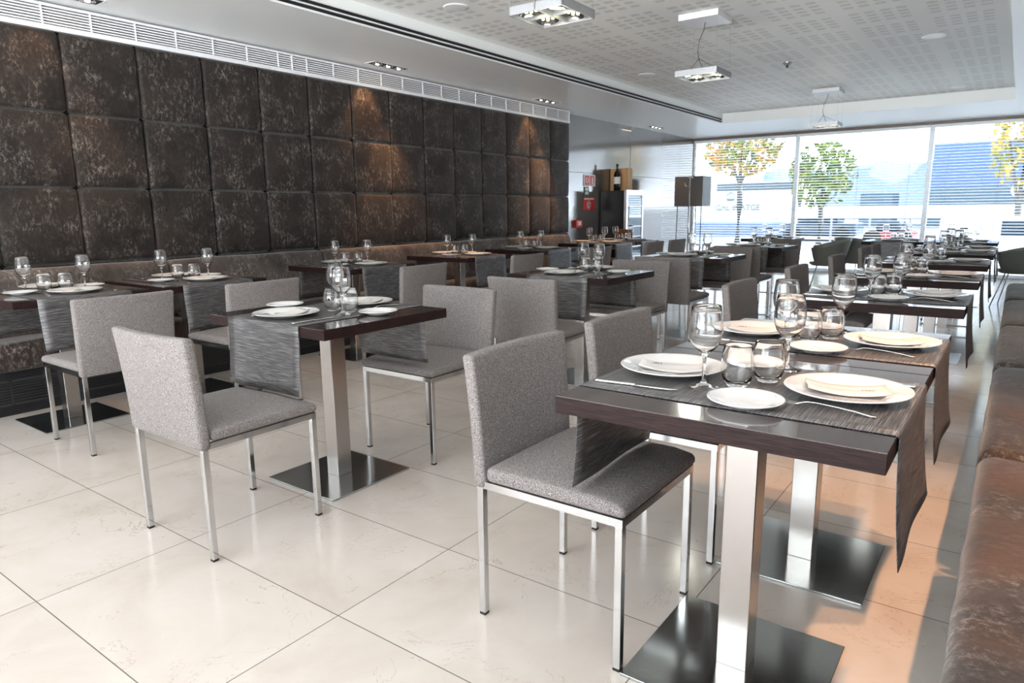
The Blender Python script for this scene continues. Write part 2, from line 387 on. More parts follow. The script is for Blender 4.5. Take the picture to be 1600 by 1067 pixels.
# venetian blinds, one per window bay
names = ['left window bay beside the grey wall', 'middle window bay', 'right window bay beside the right-hand bench']
for i in range(3):
    a, b = WX[i]+0.03, WX[i+1]-0.03
    t = thing('venetian_blind', 'white horizontal slatted venetian blind covering the %s' % names[i], 'blind', ((a+b)/2, YW+0.02, 2.5), 0, 'venetian blinds at the far window')
    w = (b-a)/2; m = MB(); z = -0.05
    rot = Matrix.Rotation(R(13), 4, 'X')
    while z > -2.46:
        m.box((-w, -0.024, -0.0012), (w, 0.024, 0.0012), 0, Matrix.Translation((0, 0, z)) @ rot); z -= 0.0485
    m.build('slats', M['slat'], t)
    MB().box((-w, -0.03, -0.01), (w, 0.03, 0.035)).build('headrail', M['frame'], t)
    MB().box((-w, -0.025, -2.485), (w, 0.025, -2.468)).build('bottom_rail', M['frame'], t)
    for cx in (-w+0.25, 0, w-0.25):
        MB().box((cx-0.002, -0.027, -2.47), (cx+0.002, -0.025, 0)).build('cord', M['tape'], t)

# ------------------------------------------------------------------ padded wall
t = thing('padded_wall_covering', 'dark brown crushed velvet padded panels covering the left wall', 'wall panelling', (XP, 0, 0))
rows = [0.36, 0.873, 1.387, 1.885, 2.405]
pw = 0.5015
for c in range(16):
    y1 = YP-c*pw; y0 = y1-pw
    for r in range(4):
        z0, z1 = rows[r], rows[r+1]; ph = random.random()*9
        def df(x, y, z, y0=y0, z0=z0, z1=z1, ph=ph):
            u = (y-y0)/pw*2-1; v = (z-z0)/(z1-z0)*2-1
            k = max(0, 1-u*u)*max(0, 1-v*v)
            if x > -0.03: x += 0.016*k**0.5 + 0.004*noise.noise(Vector((y*7+ph, z*7, 0)))*k
            return (x, y+0.003*noise.noise(Vector((z*12, ph, 1))), z)
        MB().rbox((-0.062, y0+0.002, z0+0.002), (0, y1-0.002, z1-0.002), 0.03, (1, 7, 7), df).build('panel', M['panel'], t)
MB().box((-0.064, YP-16*pw, 0.36), (-0.058, YP, 2.405)).build('gap_dark_sheet', M['black'], t)  # black sheet added behind the panels so their gaps read as shade
# air grille above the panels
t = thing('air_grille', 'long white slatted air grille running above the velvet wall panels', 'grille', (XP, 0, 2.405))
m = MB().box((-0.05, YP-8.0, 0.0), (0.006, YP, 0.032)).box((-0.05, YP-8.0, 0.148), (0.006, YP, 0.165))
y = YP
while y > 0.9:
    m.box((-0.012, y-0.008, 0.03), (0.002, y, 0.15)); y -= 0.3
m.box((-0.014, 4.0, 0.03), (0.003, 4.012, 0.15))
m.build('grille_frame', M['white'], t)
m = MB()
for k in range(6):
    z = 0.041+k*0.018
    m.box((-0.022, YP-8.0, z), (-0.002, YP, z+0.009))
m.build('blades', M['white'], t)
MB().box((-0.06, YP-8.0, 0.0), (-0.05, YP, 0.165)).build('duct_backing', M['cable'], t)

# ------------------------------------------------------------------ banquettes
def crumple(x, y, z, amt=0.006, s=6):
    n = noise.noise(Vector((x*s, y*s, z*s+3)))
    return n*amt
def bench(label, sgn, xf, y_edges, mseat, mback, mrust, xback, depth, back_top, group=None, grille=True):
    # sgn +1: seat extends towards +x from its front edge xf
    t = thing('banquette', label, 'bench', (0, 0, 0))
    for i in range(len(y_edges)-1):
        y0, y1 = y_edges[i]+0.003, y_edges[i+1]-0.003
        xa, xb = sorted((xf, xback))
        def df(x, y, z, y0=y0, y1=y1):
            v = (y-y0)/(y1-y0)*2-1
            if z > 0.4: z += 0.012*(1-v**6)-0.012+crumple(x, y, z, 0.009, 5)
            x += crumple(x, y, z, 0.006, 7)
            return (x, y, z)
        MB().rbox((xa, y0, 0.27), (xb, y1, 0.45), 0.05, (8, 14, 4), df).build('seat_cushion', mseat[i % len(mseat)], t)
    for i in range(len(y_edges)-1):
        y0, y1 = y_edges[i]+0.003, y_edges[i+1]-0.003
        xa, xb = sorted((xback, xback+sgn*depth))
        def df2(x, y, z):
            return (x-sgn*0.0+sgn*(z-0.44)*0.12+crumple(x, y, z, 0.007, 5), y, z+crumple(y, x, z, 0.006, 4))
        MB().rbox((xa, y0, 0.40), (xb, y1, back_top), 0.045, (3, 12, 8), df2).build('backrest_cushion', mback[i % len(mback)], t)
    xa, xb = sorted((xf+sgn*0.06, xback+sgn*depth))
    MB().box((xa, y_edges[0], 0), (xb, y_edges[-1], 0.30)).build('plinth', M['cabinet'], t)
    if grille:
        g_ = MB(); x0 = xf+sgn*0.06
        xx = sorted((x0-sgn*0.006, x0))
        g_.box((xx[0], y_edges[0]+0.05, 0.06), (xx[1], y_edges[-1]-0.05, 0.075)).box((xx[0], y_edges[0]+0.05, 0.205), (xx[1], y_edges[-1]-0.05, 0.22))
        for k in range(7):
            g_.box((xx[0], y_edges[0]+0.05, 0.085+k*0.0175), (xx[1], y_edges[-1]-0.05, 0.090+k*0.0175))
        y = y_edges[0]+0.05
        while y < y_edges[-1]: g_.box((xx[0], y, 0.06), (xx[1], y+0.01, 0.22)); y += 0.75
        g_.build('plinth_grille', M['cable'], t)
    return t
bench('long brown crushed velvet banquette along the padded left wall', -1, -4.80, [0.65, 1.22, 2.66, 4.10, 5.55, 6.99, 8.47],
      [M['bench_rust']], [M['bench']], None, -5.10, 0.13, 0.86)
bench('brown crushed velvet bench cushions running along the right edge', 1, -0.028, [-0.4, 1.05, 2.52, 4.01, 5.39, 6.92, 8.42],
      [M['bench_rust'], M['bench_rust'], M['bench_rust'], M['bench'], M['bench'], M['bench']], [M['bench_rust']], None, 0.42, 0.13, 0.86)

# ------------------------------------------------------------------ furniture prototypes
def make_chair():
    t = thing('dining_chair', '', 'chair')
    w = 0.242
    def bd(x, y, z):
        k = (z-0.40)/0.41; u = x/w
        y += -0.008*k-0.022*k*k - 0.022*(1-u*u)*max(0, min(1, k*1.6))
        return (x*(1+0.035*k*k), y, z)
    MB().rbox((-w, -0.245, 0.408), (w, -0.203, 0.801), 0.014, (8, 1, 10), bd).build('backrest', M['tweed'], t)
    def sd(x, y, z):
        if z > 0.45: z += 0.010*(1-(x/w)**2)*(1-((y-0.02)/0.24)**4) - 0.012*max(0, (y-0.16)/0.08)**2
        return (x, y, z)
    MB().rbox((-w, -0.20, 0.432), (w, 0.243, 0.476), 0.016, (8, 8, 1), sd).build('seat', M['tweed'], t)
    a = 0.236; q = 0.022
    f = MB().box((-a, -a, 0.408), (a, -a+0.014, 0.430)).box((-a, a-0.014, 0.408), (a, a, 0.430))
    f.box((-a, -a+0.014, 0.408), (-a+0.014, a-0.014, 0.430)).box((a-0.014, -a+0.014, 0.408), (a, a-0.014, 0.430))
    f.build('seat_frame', M['chrome'], t)
    for sx in (-1, 1):
        for sy in (-1, 1):
            x0, x1 = sorted((sx*a, sx*(a-q))); y0, y1 = sorted((sy*a, sy*(a-q)))
            l = MB().rbox((x0, y0, 0.008), (x1, y1, 0.409), 0.002, (1, 1, 1), smooth=False).build('leg', M['chrome'], t)
            MB().box((x0+0.001, y0+0.001, 0), (x1-0.001, y1-0.001, 0.009)).build('foot_cap', M['rubber'], l)
    return t
def make_table(lx, ly):
    def mk():
        t = thing('dining_table', '', 'table'); H = 0.768
        MB().rbox((-lx/2, -ly/2, H-0.042), (lx/2, ly/2, H-0.0015), 0.0015, (1, 1, 1), smooth=False).build('tabletop_edge', M['wenge'], t)
        MB().box((-lx/2+0.001, -ly/2+0.001, H-0.0016), (lx/2-0.001, ly/2-0.001, H)).build('tabletop', M['wenge_top'], t)
        MB().rbox((-0.04, -0.0385, 0.008), (0.04, 0.0385, H-0.042), 0.003, (1, 1, 1), smooth=False).build('column', M['steel'], t)
        MB().rbox((-0.228, -0.228, 0.0), (0.228, 0.228, 0.009), 0.002, (1, 1, 1), smooth=False).build('base_plate', M['plate_steel'], t)
        return t
    return mk
def make_runner(lx, w=0.478):
    def mk():
        H = 0.7695; hang = 0.272; path = []
        for i in range(10):
            k = i/9; path.append((-lx/2-0.004-0.016*(1-k)**2, H-0.006-hang*(1-k)))
        path += [(-lx/2-0.0015, H-0.0015), (-lx/2+0.004, H)]
        n = 12
        path += [(-lx/2+0.004+(lx-0.008)*i/n, H) for i in range(1, n)]
        r = [(-x, z) for x, z in reversed(path[:12])]; path += r
        vs = []; fs = []; ny = 10; th = 0.0014; P = len(path)
        for layer in (0, 1):
            for i, (x, z) in enumerate(path):
                a = path[max(0, i-1)]; b = path[min(P-1, i+1)]
                tx, tz = b[0]-a[0], b[1]-a[1]; l = math.hypot(tx, tz); nx, nz = -tz/l, tx/l
                for j in range(ny+1):
                    y = -w/2+w*j/ny; d = max(0, (H-0.02-z)/hang)
                    wob = 0.004*d*math.sin(j*0.7+(1 if x > 0 else 3))+0.006*d*d*(j/ny)
                    o = wob*(1 if x > 0 else -1)
                    vs.append((x+nx*th*layer+o, y*(1-0.02*d), z+nz*th*layer))
        def id(l, i, j): return l*P*(ny+1)+i*(ny+1)+j
        for i in range(P-1):
            for j in range(ny):
                fs.append((id(1, i, j), id(1, i+1, j), id(1, i+1, j+1), id(1, i, j+1)))
                fs.append((id(0, i, j), id(0, i, j+1), id(0, i+1, j+1), id(0, i+1, j)))
            fs.append((id(0, i, 0), id(0, i+1, 0), id(1, i+1, 0), id(1, i, 0)))
            fs.append((id(0, i, ny), id(1, i, ny), id(1, i+1, ny), id(0, i+1, ny)))
        for j in range(ny):
            fs.append((id(0, 0, j), id(1, 0, j), id(1, 0, j+1), id(0, 0, j+1)))
            fs.append((id(0, P-1, j), id(0, P-1, j+1), id(1, P-1, j+1), id(1, P-1, j)))
        o = MB().add(vs, fs, 0, True).build('table_runner', M['runner'])
        return tag(o, '', 'table runner')
    return mk
def make_plate(rad, name, h=0.02):
    def mk():
        k = rad
        p = [(0, 0.0), (k*0.55, 0.0), (k*0.58, 0.002), (k*0.66, 0.007), (k*0.97, h-0.003), (k, h-0.0005), (k*0.99, h+0.0012), (k*0.955, h), (k*0.70, h*0.66), (k*0.63, h*0.40), (k*0.56, h*0.28), (0, h*0.26)]
        o = MB().lathe(p, 56).build(name, M['china']); return tag(o, '', 'plate')
    return mk
def make_wine():
    t = 0.0011
    out = [(0, 0), (0.035, 0), (0.0362, 0.0012), (0.035, 0.0025), (0.020, 0.006), (0.008, 0.012), (0.0048, 0.022), (0.0042, 0.05), (0.0046, 0.078), (0.008, 0.088),
           (0.020, 0.098), (0.032, 0.113), (0.0385, 0.131), (0.0405, 0.150), (0.0395, 0.172), (0.0365, 0.195), (0.0345, 0.212), (0.0340, 0.2135)]
    inn = [(0.0333, 0.212), (0.0354, 0.195), (0.0384, 0.172), (0.0394, 0.150), (0.0373, 0.131), (0.0308, 0.1145), (0.019, 0.1005), (0.008, 0.0945), (0, 0.0935)]
    o = MB().lathe([(r, z*0.945) for r, z in out+inn], 40).build('wine_glass', M['glass']); return tag(o, '', 'wine glass')
def make_tumbler():
    out = [(0, 0), (0.021, 0), (0.0235, 0.002), (0.0315, 0.015), (0.0368, 0.033), (0.0375, 0.048), (0.0355, 0.068), (0.0320, 0.090), (0.0315, 0.092)]
    inn = [(0.0308, 0.090), (0.0343, 0.068), (0.0362, 0.048), (0.0354, 0.033), (0.0300, 0.017), (0.021, 0.0095), (0, 0.008)]
    o = MB().lathe([(r*1.06, z*1.12) for r, z in out+inn], 36).build('tumbler', M['glass']); return tag(o, '', 'tumbler')
def make_napkin():
    # folded paper card lying on the plate, long side along y, towards the sitter on -x
    t = thing('paper_napkin', '', 'napkin')
    nx, ny = 8, 10; vs = []; fs = []
    for l in (0, 1):
        for i in range(nx+1):
            for j in range(ny+1):
                x = -0.044+0.088*i/nx; y = -0.086+0.172*j/ny
                e = abs(y)/0.086
                z = 0.0085+0.011*e**2+0.004*math.sin(i*0.7)+(0.0016 if l else 0)+(0.012*max(0, (i/nx)-0.6) if l else 0)
                vs.append((x*(1-0.08*e), y+0.10*x, z))
    def id(l, i, j): return l*(nx+1)*(ny+1)+i*(ny+1)+j
    for i in range(nx):
        for j in range(ny):
            fs.append((id(1, i, j), id(1, i+1, j), id(1, i+1, j+1), id(1, i, j+1))); fs.append((id(0, i, j), id(0, i, j+1), id(0, i+1, j+1), id(0, i+1, j)))
        fs.append((id(0, i, 0), id(0, i+1, 0), id(1, i+1, 0), id(1, i, 0))); fs.append((id(0, i, ny), id(1, i, ny), id(1, i+1, ny), id(0, i+1, ny)))
    for j in range(ny):
        fs.append((id(0, 0, j), id(1, 0, j), id(1, 0, j+1), id(0, 0, j+1))); fs.append((id(0, nx, j), id(0, nx, j+1), id(1, nx, j+1), id(1, nx, j)))
    MB().add(vs, fs, 0, True).build('folded_sheet', M['napkin'], t)
    # small framed monogram printed near one end
    m = MB()
    def st(a, b, c, d): m.box((a, b, 0.0), (c, d, 0.0004))
    # bracket | E 8 1 | style mark in a 26 x 11 mm field
    for (a, b, c, d) in [(-13, -5, -12, 5), (-13, 4.3, -9, 5), (-13, -5, -9, -4.3), (12, -5, 13, 5), (9, 4.3, 13, 5), (9, -5, 13, -4.3),
                         (-7, -3, -6.2, 3), (-7, 2.3, -3.5, 3), (-7, -0.35, -4, 0.35), (-7, -3, -3.5, -2.3),
                         (-2, -3, -1.2, 3), (-2, 2.3, 1.6, 3), (-2, -0.35, 1.6, 0.35), (-2, -3, 1.6, -2.3), (0.9, -3, 1.7, 3),
                         (3.5, -3, 4.3, 3), (3.5, 2.3, 7, 3), (3.5, -3, 7, -2.3)]:
        st(a/1000, b/1000, c/1000, d/1000)
    o = m.build('printed_monogram', M['ink'], t)
    o.location = (-0.008, -0.046, 0.0172); o.scale = (1.25, 1.25, 1); o.rotation_euler = (R(-7), R(-1), R(-83))
    return t
def blade_profile(pts, w, th, m, mi=0):
    # ribbon along x with widths w[i], heights z, thickness th
    vs = []; n = len(pts)
    for (x, z), ww in zip(pts, w):
        vs += [(x, -ww, z), (x, ww, z), (x, ww, z+th), (x, -ww, z+th)]
    fs = []
    for i in range(n-1):
        for k in range(4):
            a, b = i*4+k, i*4+(k+1) % 4; fs.append((a, b, b+4, a+4))
    fs.append((3, 2, 1, 0)); fs.append(tuple((n-1)*4+k for k in range(4)))
    m.add(vs, fs, mi, True)
def make_fork():
    m = MB()
    pts = [(-0.100, 0.001), (-0.09, 0.0015), (-0.06, 0.006), (-0.02, 0.009), (0.02, 0.011), (0.04, 0.010), (0.052, 0.006), (0.062, 0.003)]
    blade_profile(pts, [0.006, 0.0075, 0.0055, 0.0035, 0.0025, 0.003, 0.008, 0.0115], 0.0016, m)
    for k in range(4):
        y = -0.0095+0.0063*k
        tp = [(0.062, 0.003), (0.078, 0.004), (0.092, 0.008), (0.104, 0.014)]
        vs = []
        for i, (x, z) in enumerate(tp):
            ww = 0.0016-0.0003*i; vs += [(x, y-ww, z), (x, y+ww, z), (x, y+ww, z+0.0014), (x, y-ww, z+0.0014)]
        fs = []
        for i in range(3):
            for q in range(4):
                a, b = i*4+q, i*4+(q+1) % 4; fs.append((a, b, b+4, a+4))
        fs += [(3, 2, 1, 0), (12, 13, 14, 15)]
        m.add(vs, fs, 0, False)
    o = m.build('table_fork', M['cutlery']); return tag(o, '', 'fork')
def make_knife():
    t = thing('table_knife', '', 'knife')
    h = MB(); h.rbox((-0.11, -0.0075, 0.0), (-0.005, 0.0075, 0.006), 0.0028, (6, 1, 1), lambda x, y, z: (x, y*(1-0.25*(x+0.11)/0.1), z)); h.build('handle', M['cutlery'], t)
    b = MB(); blade_profile([(-0.006, 0.002), (0.01, 0.002), (0.05, 0.002), (0.085, 0.002), (0.102, 0.002)], [0.005, 0.008, 0.0095, 0.008, 0.0015], 0.0014, b); b.build('blade', M['cutlery'], t)
    return t
CH = Proto(make_chair)
TB = {'R': Proto(make_table(0.70, 0.70)), 'M': Proto(make_table(0.69, 0.77)), 'W': Proto(make_table(0.78, 0.70))}
RN = {'R': Proto(make_runner(0.70)), 'M': Proto(make_runner(0.69)), 'W': Proto(make_runner(0.78))}
BP = Proto(make_plate(0.137, 'dinner_plate')); SP = Proto(make_plate(0.083, 'side_plate', 0.016))
WG = Proto(make_wine); TU = Proto(make_tumbler); NK = Proto(make_napkin); FK = Proto(make_fork); KN = Proto(make_knife)
ZT = 0.7715
def setting(kind, c, rz, who, sides, far=False, tweak=None):
    """table, runner and two place settings; rz turns the runner axis (local x)"""
    TB[kind].put((c[0], c[1], 0), rz, 'dark wenge pedestal table, the %s' % who, 'dark pedestal dining tables')
    RN[kind].put((c[0], c[1], 0), rz, 'grey woven runner over the %s' % who, 'grey woven table runners')
    cs, sn = math.cos(rz), math.sin(rz)
    def P(u, v, z=ZT): return (c[0]+u*cs-v*sn, c[1]+u*sn+v*cs, z)
    jr = random.Random(who)
    j = lambda a=0.008: (jr.random()-0.5)*2*a
    tw = tweak or {}
    for s, side in ((1, sides[0]), (-1, sides[1])):
        a = rz+(0 if s > 0 else math.pi)
        def Q(u, v, z=ZT, e=0.006): return P(s*u+j(e), s*v+j(e), z)
        du = 0.213
        q = Q(du, 0.02 if s > 0 else -0.02, ZT, 0.004)
        BP.put(q, 0, 'white dinner plate, %s side of the %s' % (side, who), 'white dinner plates')
        NK.put((q[0], q[1], ZT), a+R(90)+R(6)+j(0.1), 'folded white napkin, %s side of the %s' % (side, who), 'printed paper napkins')
        SP.put(Q(*tw.get('side', (0.042, -0.19)), ZT if abs(tw.get('side', (0, -0.19))[1]) < 0.2 else ZT), 0, 'small white side plate, %s seat, %s' % (side, who), 'white side plates')
        wv = tw.get('wine', {}).get(s, (0.045, 0.135))
        WG.put(Q(*wv), 0, 'stemmed wine glass, %s seat, %s' % (side, who), 'stemmed wine glasses')
        tu_ = tw.get('tumb', (0.025, 0.045)); tu_ = tu_[s] if isinstance(tu_, dict) else tu_
        TU.put(Q(*tu_), 0, 'stemless tumbler, %s seat, %s' % (side, who), 'stemless water tumblers')
        FK.put(Q(0.20, -0.135, ZT, 0.004), a+math.pi+R(-6)+j(0.05), 'steel fork, %s side of the %s' % (side, who), 'steel forks')
        KN.put(Q(0.225, 0.178 if not tw.get('knife') else tw['knife'], ZT, 0.004), a+math.pi+R(3)+j(0.05), 'steel knife, %s side of the %s' % (side, who), 'steel table knives')
def chair(x, y, rz, who, extra=''):
    CH.put((x, y, 0), rz, 'grey tweed chair %s the %s' % (extra or 'at', who), 'grey tweed dining chairs')

# right-hand row: runner along x, chairs on the left, bench on the right
Rn = ['nearest table in the right-hand row', 'second right-hand table, touching the nearest one', 'third table of the right-hand row', 'fourth table of the right-hand row',
      'fifth table of the right-hand row', 'sixth table of the right-hand row', 'seventh and last bench table on the right']
Ry = [1.674, 2.379, 3.786, 5.03, 6.355, 7.69, 8.397]
for i, (y, n) in enumerate(zip(Ry, Rn)):
    tw = {'wine': {-1: (0.078, 0.093), 1: (0.03, 0.205)}} if i < 2 else None
    setting('R', (-0.4955, y), 0, n, ('bench', 'chair'), tweak=tw)
for y, n in zip([1.69, 2.37, 3.81, 5.03, 6.33, 7.62, 8.25], Rn):
    chair(-0.964, y, R(-90), n, 'facing')
# middle row: runner along y, chair at each end
Mn = ['front table of the middle row', 'second table of the middle row', 'third table of the middle row', 'fourth table of the middle row']
for i, (y, n) in enumerate(zip([1.957, 4.175, 6.225, 8.14], Mn)):
    setting('M', (-2.44, y), R(90), n, ('window', 'near'), tweak={'side': (0.04, -0.27), 'wine': {1: (0.085, 0.05), -1: (0.047, 0.15)}, 'tumb': {1: (0.02, -0.11), -1: (0.0, 0.02)}})
    chair(-2.39, y-0.565, R(0), n, 'on the near side of')
    chair(-2.385, y+0.565, R(180), n, 'on the window side of')
# left row against the padded wall
Wn = ['front table by the velvet wall', 'second table by the velvet wall', 'third table by the velvet wall', 'fourth table by the velvet wall', 'fifth table by the velvet wall',
      'sixth table by the velvet wall', 'seventh table by the velvet wall']
Wy = [1.635, 2.42, 3.86, 5.25, 6.5, 8.05, 8.79]
for y, n in zip(Wy, Wn):
    setting('W', (-4.49, y), 0, n, ('chair', 'wall'))
for y, n in zip([1.63, 2.44, 3.84, 5.23, 6.60, 8.0, 8.72], Wn):
    chair(-3.895, y, R(90), n, 'facing')
# far tables by the window
setting('R', (-0.52, 10.05), R(90), 'far window table, right of the pair', ('window', 'near'))
setting('R', (-1.24, 10.05), R(90), 'far window table, left of the pair', ('window', 'near'))
setting('R', (-2.85, 10.3), R(90), 'lone far table by the window', ('window', 'near'))

def make_tub():
    t = thing('tub_armchair', '', 'chair')
    nu, nv = 22, 8; vs = []; fs = []
    for l in (0, 1):
        for i in range(nu+1):
            a = R(-35+250*i/nu)          # opening towards -y
            back = 0.5+0.5*math.sin(a)
            for j in range(nv+1):
                k = j/nv; r = 0.20+0.12*k**0.7-(0.018 if l else 0)
                top = 0.62+0.16*back
                z = 0.42+(top-0.42)*k
                vs.append((r*math.cos(a)*1.05, r*math.sin(a), z))
    def id(l, i, j): return l*(nu+1)*(nv+1)+i*(nv+1)+j
    for i in range(nu):
        for j in range(nv):
            fs.append((id(0, i, j), id(0, i+1, j), id(0, i+1, j+1), id(0, i, j+1))); fs.append((id(1, i, j), id(1, i, j+1), id(1, i+1, j+1), id(1, i+1, j)))
        fs.append((id(0, i, nv), id(0, i+1, nv), id(1, i+1, nv), id(1, i, nv))); fs.append((id(0, i, 0), id(1, i, 0), id(1, i+1, 0), id(0, i+1, 0)))
    for j in range(nv):
        fs.append((id(0, 0, j), id(0, 0, j+1), id(1, 0, j+1), id(1, 0, j))); fs.append((id(0, nu, j), id(1, nu, j), id(1, nu, j+1), id(0, nu, j+1)))
    MB().add(vs, fs, 0, True).build('shell', M['tub'], t)
    MB().lathe([(0, 0.40), (0.17, 0.40), (0.21, 0.425), (0.205, 0.45), (0, 0.46)], 28).build('seat', M['tub'], t)
    for sx in (-1, 1):
        for sy in (-1, 1):
            MB().tube([(sx*0.10, sy*0.10, 0.41), (sx*0.21, sy*0.20, 0.0)], 0.007, 8).build('leg', M['chrome'], t)
    return t
TUB = Proto(make_tub)
TUB.put((0.05, 10.12, 0), R(-100), 'olive grey tub armchair with wire legs at the far right', 'tub armchairs near the window')
TUB.put((-2.12, 10.3, 0), R(-80), 'olive grey tub armchair right of the lone far table', 'tub armchairs near the window')
TUB.put((-1.83, 10.95, 0), R(150), 'olive grey tub armchair left of the two far tables', 'tub armchairs near the window')

# ------------------------------------------------------------------ ceiling lights
def make_pendant():
    t = thing('pendant_light', '', 'ceiling light'); s = 0.175
    MB().rbox((-0.165, -0.165, ZU-0.048), (0.165, 0.165, ZU-0.001), 0.003, (1, 1, 1), smooth=False).build('ceiling_canopy', M['white'], t)
    z0, z1 = 2.265, 2.312
    h = MB().box((-s, -s, z0), (-s+0.008, s, z1)).box((s-0.008, -s, z0), (s, s, z1)).box((-s, -s, z0), (s, -s+0.008, z1)).box((-s, s-0.008, z0), (s, s, z1))
    h.box((-s, -s, z1-0.004), (s, s, z1)).box((-0.006, -s, z0+0.006), (0.006, s, z1)).box((-s, -0.006, z0+0.006), (s, 0.006, z1))
    h.build('housing', M['grey'], t)
    for sx in (-1, 1):
        for sy in (-1, 1):
            T = Matrix.Translation((sx*0.085, sy*0.085, z0+0.028)) @ Matrix.Rotation(R(7*sx), 4, 'Y') @ Matrix.Rotation(R(-7*sy), 4, 'X')
            l = MB().lathe([(0.066, -0.012), (0.070, -0.012), (0.070, 0.012), (0.02, 0.018), (0, 0.018), (0, 0.012), (0.05, 0.004), (0.066, -0.012)], 28, 0, T).build('spot_lamp', M['reflector'], t)
            d = MB()
            for k in range(7):
                a = k*math.pi/3; rr = 0.032 if k < 6 else 0
                d.lathe([(0, -0.001), (0.009, -0.001), (0.008, 0.004), (0, 0.006)], 12, 0, T @ Matrix.Translation((rr*math.cos(a), rr*math.sin(a), 0)))
            d.build('led_lens', M['led'], l)
    pts = [(0, 0, ZU-0.048), (-0.01, 0.0, 2.64), (-0.045, 0.0, 2.56), (-0.055, 0, 2.48), (-0.045, 0, 2.42), (-0.02, 0, 2.37), (0.0, 0, 2.312)]
    c = MB().tube(pts, 0.0028, 6); c.tube([(-0.045, 0, 2.42), (0.02, 0.03, 2.38), (0.09, 0.09, 2.345), (0.10, 0.10, 2.312)], 0.002, 6)
    c.tube([(-0.045, 0, 2.42), (-0.06, -0.05, 2.37), (-0.09, -0.09, 2.312)], 0.002, 6)
    c.build('power_cable', M['cable'], t)
    for sx in (-1, 1):
        for sy in (-1, 1):
            MB().tube([(sx*0.15, sy*0.15, ZU-0.048), (sx*0.165, sy*0.165, z1)], 0.0007, 4).build('suspension_wire', M['grey'], t)
    return t
PD = Proto(make_pendant)
for y, n in ((3.47, 'nearest of the three, cut by the top edge'), (5.78, 'middle one of the three'), (10.3, 'farthest of the three, near the window')):
    o = PD.put((-2.24, y, 0), 0, 'hanging square four-lamp ceiling light, %s' % n, 'square hanging lights')
    light('pendant_glow', 'POINT', (-2.24, y, 2.1), 2, (1.0, 0.98, 0.85), shadow_soft_size=0.1)
def make_down():
    t = thing('recessed_downlight', '', 'ceiling light')
    m = MB().box((-0.075, -0.235, ZC-0.003), (-0.062, 0.235, ZC)).box((0.062, -0.235, ZC-0.003), (0.075, 0.235, ZC)).box((-0.075, -0.235, ZC-0.003), (0.075, -0.22, ZC)).box((-0.075, 0.22, ZC-0.003), (0.075, 0.235, ZC))
    m.build('trim_frame', M['white'], t)
    MB().box((-0.062, -0.22, ZC-0.001), (0.062, 0.22, ZC-0.0004)).build('dark_recess', M['black'], t)
    for k in (-1, 0, 1):
        l = MB().lathe([(0.0, ZC-0.003), (0.03, ZC-0.003), (0.045, ZC-0.012), (0.049, ZC-0.010), (0.049, ZC-0.001)], 24, 0, Matrix.Translation((0, k*0.14, 0))).build('spot_lamp', M['reflector'], t)
        MB().lathe([(0, ZC-0.010), (0.016, ZC-0.010), (0.016, ZC-0.003)], 16, 0, Matrix.Translation((0, k*0.14, 0))).build('halogen_lens', M['halogen'], l)
    return t
DL = Proto(make_down)
for x, y, n, e in ((-5.08, 2.12, 'nearest one above the velvet wall', 0.25), (-5.08, 4.95, 'second one above the velvet wall', 1), (-5.08, 7.75, 'third one above the velvet wall', 1),
                (-5.22, 11.4, 'last one above the grey wall', 0.3), (0.42, 2.4, 'nearest one above the right-hand bench', 1.4), (0.42, 5.2, 'farther one above the right-hand bench', 0.3)):
    DL.put((x, y, 0), 0, 'recessed three-lamp downlight in the ceiling, %s' % n, 'recessed triple downlights')
    for k in (-1, 1):
        o = light('downlight_beam', 'SPOT', (x, y+k*0.14, ZC-0.03), (10 if (k < 0 and x < -1) else 60 if x < -1 else 38)*e, (1.0, 0.52, 0.24), spot_size=R(62), spot_blend=0.5, shadow_soft_size=0.03)
        tgt = Vector(((-0.42 if k < 0 else 0.15) if x < -1 else -0.12, 0.0, -1.0)); o.rotation_euler = tgt.to_track_quat('-Z', 'Y').to_euler()
# small ceiling fittings
def disc(x, y, n):
    m = MB().lathe([(0, ZU-0.006), (0.085, ZU-0.006), (0.098, ZU-0.004), (0.10, ZU)], 32, 0, Matrix.Translation((x, y, 0)))
    tag(m.build('ceiling_speaker', M['ceil']), 'round flush ceiling speaker, %s' % n, 'speaker', 'round ceiling speakers')
disc(-3.675, 4.325, 'nearest the padded wall at the top left'); disc(-3.7, 7.77, 'left of the middle hanging light')
disc(-0.81, 7.77, 'in the right part of the perforated ceiling'); disc(-0.83, 11.2, 'far right near the window')
t = thing('smoke_detector', 'small grey ceiling detector right of the middle hanging light', 'detector', (-2.2, 8.1, 0))
MB().lathe([(0, ZU-0.03), (0.03, ZU-0.03), (0.045, ZU-0.015), (0.045, ZU)], 20).build('housing', M['grey'], t)
MB().lathe([(0, ZU-0.06), (0.014, ZU-0.055), (0.012, ZU-0.03)], 12).build('sensor_head', M['cable'], t)

